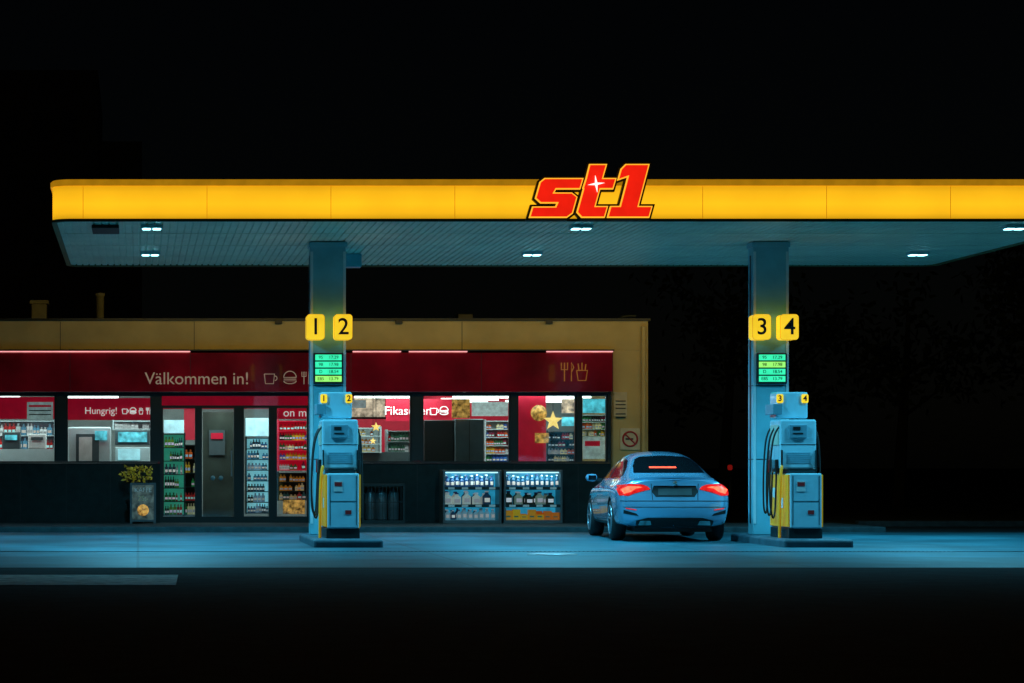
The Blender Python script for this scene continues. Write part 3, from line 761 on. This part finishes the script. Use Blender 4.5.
def patch(name, poly, axis, m, off=.006, sgn=-1, cap=.05):
    bm = bmesh.new()
    vs = [bm.verts.new((p[0],p[1],0)) for p in poly]; bm.faces.new(vs)
    bmesh.ops.triangulate(bm, faces=bm.faces)
    for it in range(7):
        le = [e for e in bm.edges if e.calc_length() > cap]
        if not le: break
        bmesh.ops.subdivide_edges(bm, edges=le, cuts=1)
        bmesh.ops.triangulate(bm, faces=[f for f in bm.faces if len(f.verts)>3])
    dead = []
    for v in bm.verts:
        u, w = v.co.x, v.co.y
        if axis == 'y': o_, d = Vector((u,-2,w)), Vector((0,1,0))
        else: o_, d = Vector((sgn*3,u,w)), Vector((-sgn,0,0))
        h = bvh.ray_cast(o_, d)
        if h[0] is None: dead.append(v); continue
        nn = h[1]
        if nn.dot(d) > 0: nn = -nn
        v.co = h[0]+nn*off
    bmesh.ops.delete(bm, geom=dead, context='VERTS')
    return bm_obj(name, bm, m, car, True)
def mirror(P): return [(-a,b2) for a,b2 in P][::-1]
patch('rear_window', [(-.56,1.085),(.56,1.085),(.52,1.20),(.45,1.30),(.36,1.345),(0,1.365),(-.36,1.345),(-.45,1.30),(-.52,1.20)],'y',M['carglass'],.004)
patch('brake_light_and_reflection', [(-.30,1.16),(.12,1.16),(.12,1.18),(-.30,1.18)],'y',M['tail'],.008)  # brake light drawn wide to take in a painted reflection
tl1 = [(.845,.735),(.86,.80),(.83,.885),(.68,.915),(.50,.905),(.42,.875),(.38,.83),(.50,.80),(.62,.765),(.72,.725)]
for P in (tl1, mirror(tl1)):
    patch('tail_lamp', P,'y',M['taildim'],.008)
tl2 = [(.78,.755),(.82,.82),(.72,.872),(.56,.875),(.50,.86),(.60,.84),(.68,.785)]
for P in (tl2, mirror(tl2)): patch('tail_lamp_glow', P,'y',M['tail'],.016)
pr = [(-.30,.71),(.30,.71),(.36,.79),(.33,.88),(-.33,.88),(-.36,.79)]
patch('plate_recess', pr,'y',M['black'],.005)
patch('number_plate', [(-.26,.735),(.26,.735),(.26,.84),(-.26,.84)],'y',M['plate'],.012)
patch('boot_handle_bar', [(-.33,.872),(.33,.872),(.33,.885),(-.33,.885)],'y',M['chrome'],.014)
patch('diffuser', [(-.60,.24),(.60,.24),(.60,.34),(.42,.385),(-.42,.385),(-.60,.34)],'y',M['black'],.006)
P = [(.56,.41),(.79,.45),(.79,.51),(.60,.45)]
patch('bumper_vent',P,'y',M['black'],.006); patch('bumper_vent',mirror(P),'y',M['black'],.006)
P = [(.36,.28),(.56,.28),(.54,.345),(.38,.345)]
patch('exhaust_tip',P,'y',M['chrome'],.02); patch('exhaust_tip',mirror(P),'y',M['chrome'],.02)
patch('bumper_seam', [(-.84,.640),(.84,.640),(.84,.652),(-.84,.652)],'y',M['black'],.004)
patch('bumper_ledge_line', [(-.80,.545),(.80,.545),(.80,.556),(-.80,.556)],'y',M['greybox'],.004)
P=[(.60,.50),(.76,.525),(.76,.54),(.60,.515)]
patch('reflector', P,'y',M['taildim'],.008); patch('reflector', mirror(P),'y',M['taildim'],.008)
P=[(-.37,.92),(-.355,.66),(-.345,.66),(-.36,.92)]
patch('boot_seam', P,'y',M['black'],.004); patch('boot_seam', mirror(P),'y',M['black'],.004)
star_c = lathe('badge', [(.035,0),(.035,.01)], M['chrome'], car, 'Z', (0,.055,.925)); star_c.rotation_euler[0]=math.pi/2
for sg in (-1,1):
    patch('side_window', [(1.02,1.05),(1.25,1.18),(1.6,1.285),(2.1,1.325),(2.55,1.30),(2.85,1.23),(3.2,1.06),(3.28,1.00),(2.4,1.005),(1.3,1.01)],'x',M['carglass'],.005,sg)
    patch('window_trim', [(1.0,1.0),(3.3,.985),(3.3,.997),(1.0,1.012)],'x',M['chrome'],.009,sg)
    patch('door_seam', [(1.62,.33),(1.60,.6),(1.52,.99),(1.53,.99),(1.61,.6),(1.63,.33)],'x',M['black'],.004,sg)
    patch('door_seam', [(2.33,.33),(2.31,.99),(2.32,.99),(2.34,.33)],'x',M['black'],.004,sg)
    patch('b_pillar', [(2.27,1.0),(2.37,1.0),(2.35,1.32),(2.28,1.32)],'x',M['black'],.008,sg)
    patch('sill', [(1.42,.24),(3.32,.24),(3.32,.30),(1.42,.30)],'x',M['black'],.006,sg)
    patch('tail_lamp_side', [(.10,.77),(.42,.83),(.36,.88),(.12,.89)],'x',M['taildim'],.007,sg)
    patch('door_handle', [(1.75,.83),(1.95,.84),(1.95,.87),(1.75,.86)],'x',M['chrome'],.02,sg)
    patch('door_handle', [(2.45,.82),(2.65,.83),(2.65,.86),(2.45,.85)],'x',M['chrome'],.02,sg)
    mm = lathe('door_mirror', [(.03,-.11),(.08,-.09),(.095,0),(.085,.07),(.04,.10)], M['paint'], car, 'X', (sg*.93,3.02,1.0), 16); mm.scale=(.9,.75,.7)
    box('mirror_glass', sg*.93-.065,sg*.93+.065,2.945,2.952,.96,1.04, M['carglass'], car, bevel=.003)
    box('mirror_arm', min(sg*.76,sg*.88),max(sg*.76,sg*.88),2.98,3.05,.94,.99, M['black'], car)
bm = bmesh.new(); n = 20; A=[]
for i in range(n+1):
    t = -1+2*i/n; x = t*.62; y = .10+.10*t*t; z = 1.012-.035*t*t
    A.append([bm.verts.new(p) for p in ((x,y-.03,z+.022),(x,y+.12,z+.016),(x,y+.12,z-.03),(x,y-.02,z-.01))])
for i in range(n):
    for k in range(4): bm.faces.new((A[i][k],A[i][(k+1)%4],A[i+1][(k+1)%4],A[i+1][k]))
bm.faces.new(A[0]); bm.faces.new(A[-1])
bm_obj('boot_spoiler', bm, M['paint'], car)
for wy in (1.02,3.72):
    for sg in (-1,1):
        xo = sg*.775
        def sx_(p): return [(r,h*sg) for r,h in p]
        lathe('tyre', sx_([(.235,-.10),(.30,-.11),(.325,-.085),(.332,0),(.325,.085),(.30,.11),(.235,.10)]), M['rubber'], car, 'X', (xo,wy,.332), 40)
        lathe('rim_barrel', sx_([(.235,.098),(.232,.112),(.215,.112),(.205,.04),(.05,.035)]), M['dark'], car, 'X', (xo,wy,.332), 40)
        lathe('hub', sx_([(.055,.06),(.05,.1),(.02,.105)]), M['alloy'], car, 'X', (xo,wy,.332), 16)
        tube('rim_ring', [(xo+sg*.11,wy+.222*math.cos(a),.332+.222*math.sin(a)) for a in [2*math.pi*k/32 for k in range(33)]], .012, M['alloy'], car, smooth=False)
        for k in range(5):
            a = 2*math.pi*k/5+.3
            for da in (-.16,.16):
                tube('spoke', [(xo+sg*.085,wy+.04*math.cos(a),.332+.04*math.sin(a)),(xo+sg*.105,wy+.222*math.cos(a+da),.332+.222*math.sin(a+da))], .014, M['alloy'], car, smooth=False)
box('underbody', -.6,.6,.25,4.3,.16,.24, M['black'], car)

# ------------------------------------------------------------------ background
M['bgb'] = mat('far_building_render', (.05,.05,.05), .8)
ab = group('apartment_building')
Y = 112
box('main_block', PX(-200,Y),PX(98,Y),Y,Y+14,0,PZ(70,Y), M['bgb'], ab)
box('lower_block', PX(98,Y),PX(142,Y),Y+.5,Y+14,0,PZ(140,Y), M['bgb'], ab)
wn = []
for r in range(6):
    for c in range(10): wn.append((PX(-190+c*28,Y),PX(-178+c*28,Y),Y-.05,Y-.003,2+r*2.8,3.3+r*2.8))
boxes('windows', wn, M['carglass'], ab)
M['bark'] = mat('bark', (.04,.04,.03), .9, spec=.1); M['leafdark'] = mat('tree_foliage', (.04,.055,.025), .9, var=.5, spec=.1)
bm = bmesh.new()
def limb(bm, p0, p1, r0, r1, n=7, mi=0):
    d = (p1-p0).normalized(); u = d.orthogonal().normalized(); v = d.cross(u)
    a = [bm.verts.new(p0+(u*math.cos(2*math.pi*k/n)+v*math.sin(2*math.pi*k/n))*r0) for k in range(n)]
    c = [bm.verts.new(p1+(u*math.cos(2*math.pi*k/n)+v*math.sin(2*math.pi*k/n))*r1) for k in range(n)]
    for k in range(n):
        f = bm.faces.new((a[k],a[(k+1)%n],c[(k+1)%n],c[k])); f.material_index = mi
for i in range(15):
    tx = 17+i*2.6+random.uniform(-.7,.7); ty = 70+random.uniform(-4,7); H = random.uniform(6.5,9)
    base = Vector((tx,ty,0)); top = Vector((tx+random.uniform(-.4,.4),ty,H*.75))
    limb(bm, base, base.lerp(top,.5), .2, .14); limb(bm, base.lerp(top,.5), top, .14, .05)
    cl = []
    for k in range(9):
        q = base.lerp(top, random.uniform(.4,1)); e2 = q+Vector((random.uniform(-1.6,1.6),random.uniform(-1.6,1.6),random.uniform(.4,1.6)))
        limb(bm, q, e2, .06, .02, 5); cl.append(e2)
    for c in cl:
        for k in range(80):
            p = c+Vector((random.gauss(0,.5),random.gauss(0,.5),random.gauss(0,.4)))
            a = Vector((random.uniform(-1,1),random.uniform(-1,1),random.uniform(-1,1))).normalized()*.16
            b2 = a.orthogonal().normalized()*.09
            f = bm.faces.new([bm.verts.new(q) for q in (p,p+a+b2,p+a*2,p+a-b2)]); f.material_index = 1
bm_obj('distant_trees', bm, [M['bark'],M['leafdark']])
g = group('distant_red_light')  # invented post and lens stand in for a distant red light
M['redlight'] = mat('distant_red_lens', (.5,.01,.01), .3, em=(1,.03,.02), es=.14)
lathe('post', [(.05,0),(.05,1.1)], M['dark'], g, 'Z', (PX(730,60),60,0)); lathe('lens', [(.04,0),(.06,.03),(.06,.1),(.03,.13)], M['redlight'], g, 'Z', (PX(730,60),60,1.1), 16)

# ------------------------------------------------------------------ sky, moon, camera
w = bpy.data.worlds.new('World'); S.world = w; w.use_nodes = True
nt = w.node_tree; bg = nt.nodes['Background']
sk = nt.nodes.new('ShaderNodeTexSky'); sk.sky_type = 'NISHITA'; sk.sun_disc = False
sk.sun_elevation = math.radians(25); sk.sun_rotation = math.radians(200)
nt.links.new(sk.outputs[0], bg.inputs[0]); bg.inputs[1].default_value = .00016
L = bpy.data.lights.new('moon','SUN'); L.energy = .003; L.angle = math.radians(.5); L.color = (.8,.9,1)
o = bpy.data.objects.new('moon', L); o.rotation_euler = (math.radians(60),0,math.radians(-20)); col.objects.link(o)

c = bpy.data.cameras.new('camera'); co = bpy.data.objects.new('camera', c); col.objects.link(co)
co.location = (0,0,EYE); co.rotation_euler = (math.pi/2,0,0)
c.sensor_width = 36; c.lens = F/1024*36
c.shift_x = (512-138)/1024; c.shift_y = (466-341.5)/1024
c.clip_end = 3000; c.clip_start = .1
S.camera = co
S.view_settings.view_transform = 'Standard'; S.view_settings.look = 'None'; S.view_settings.exposure = 0
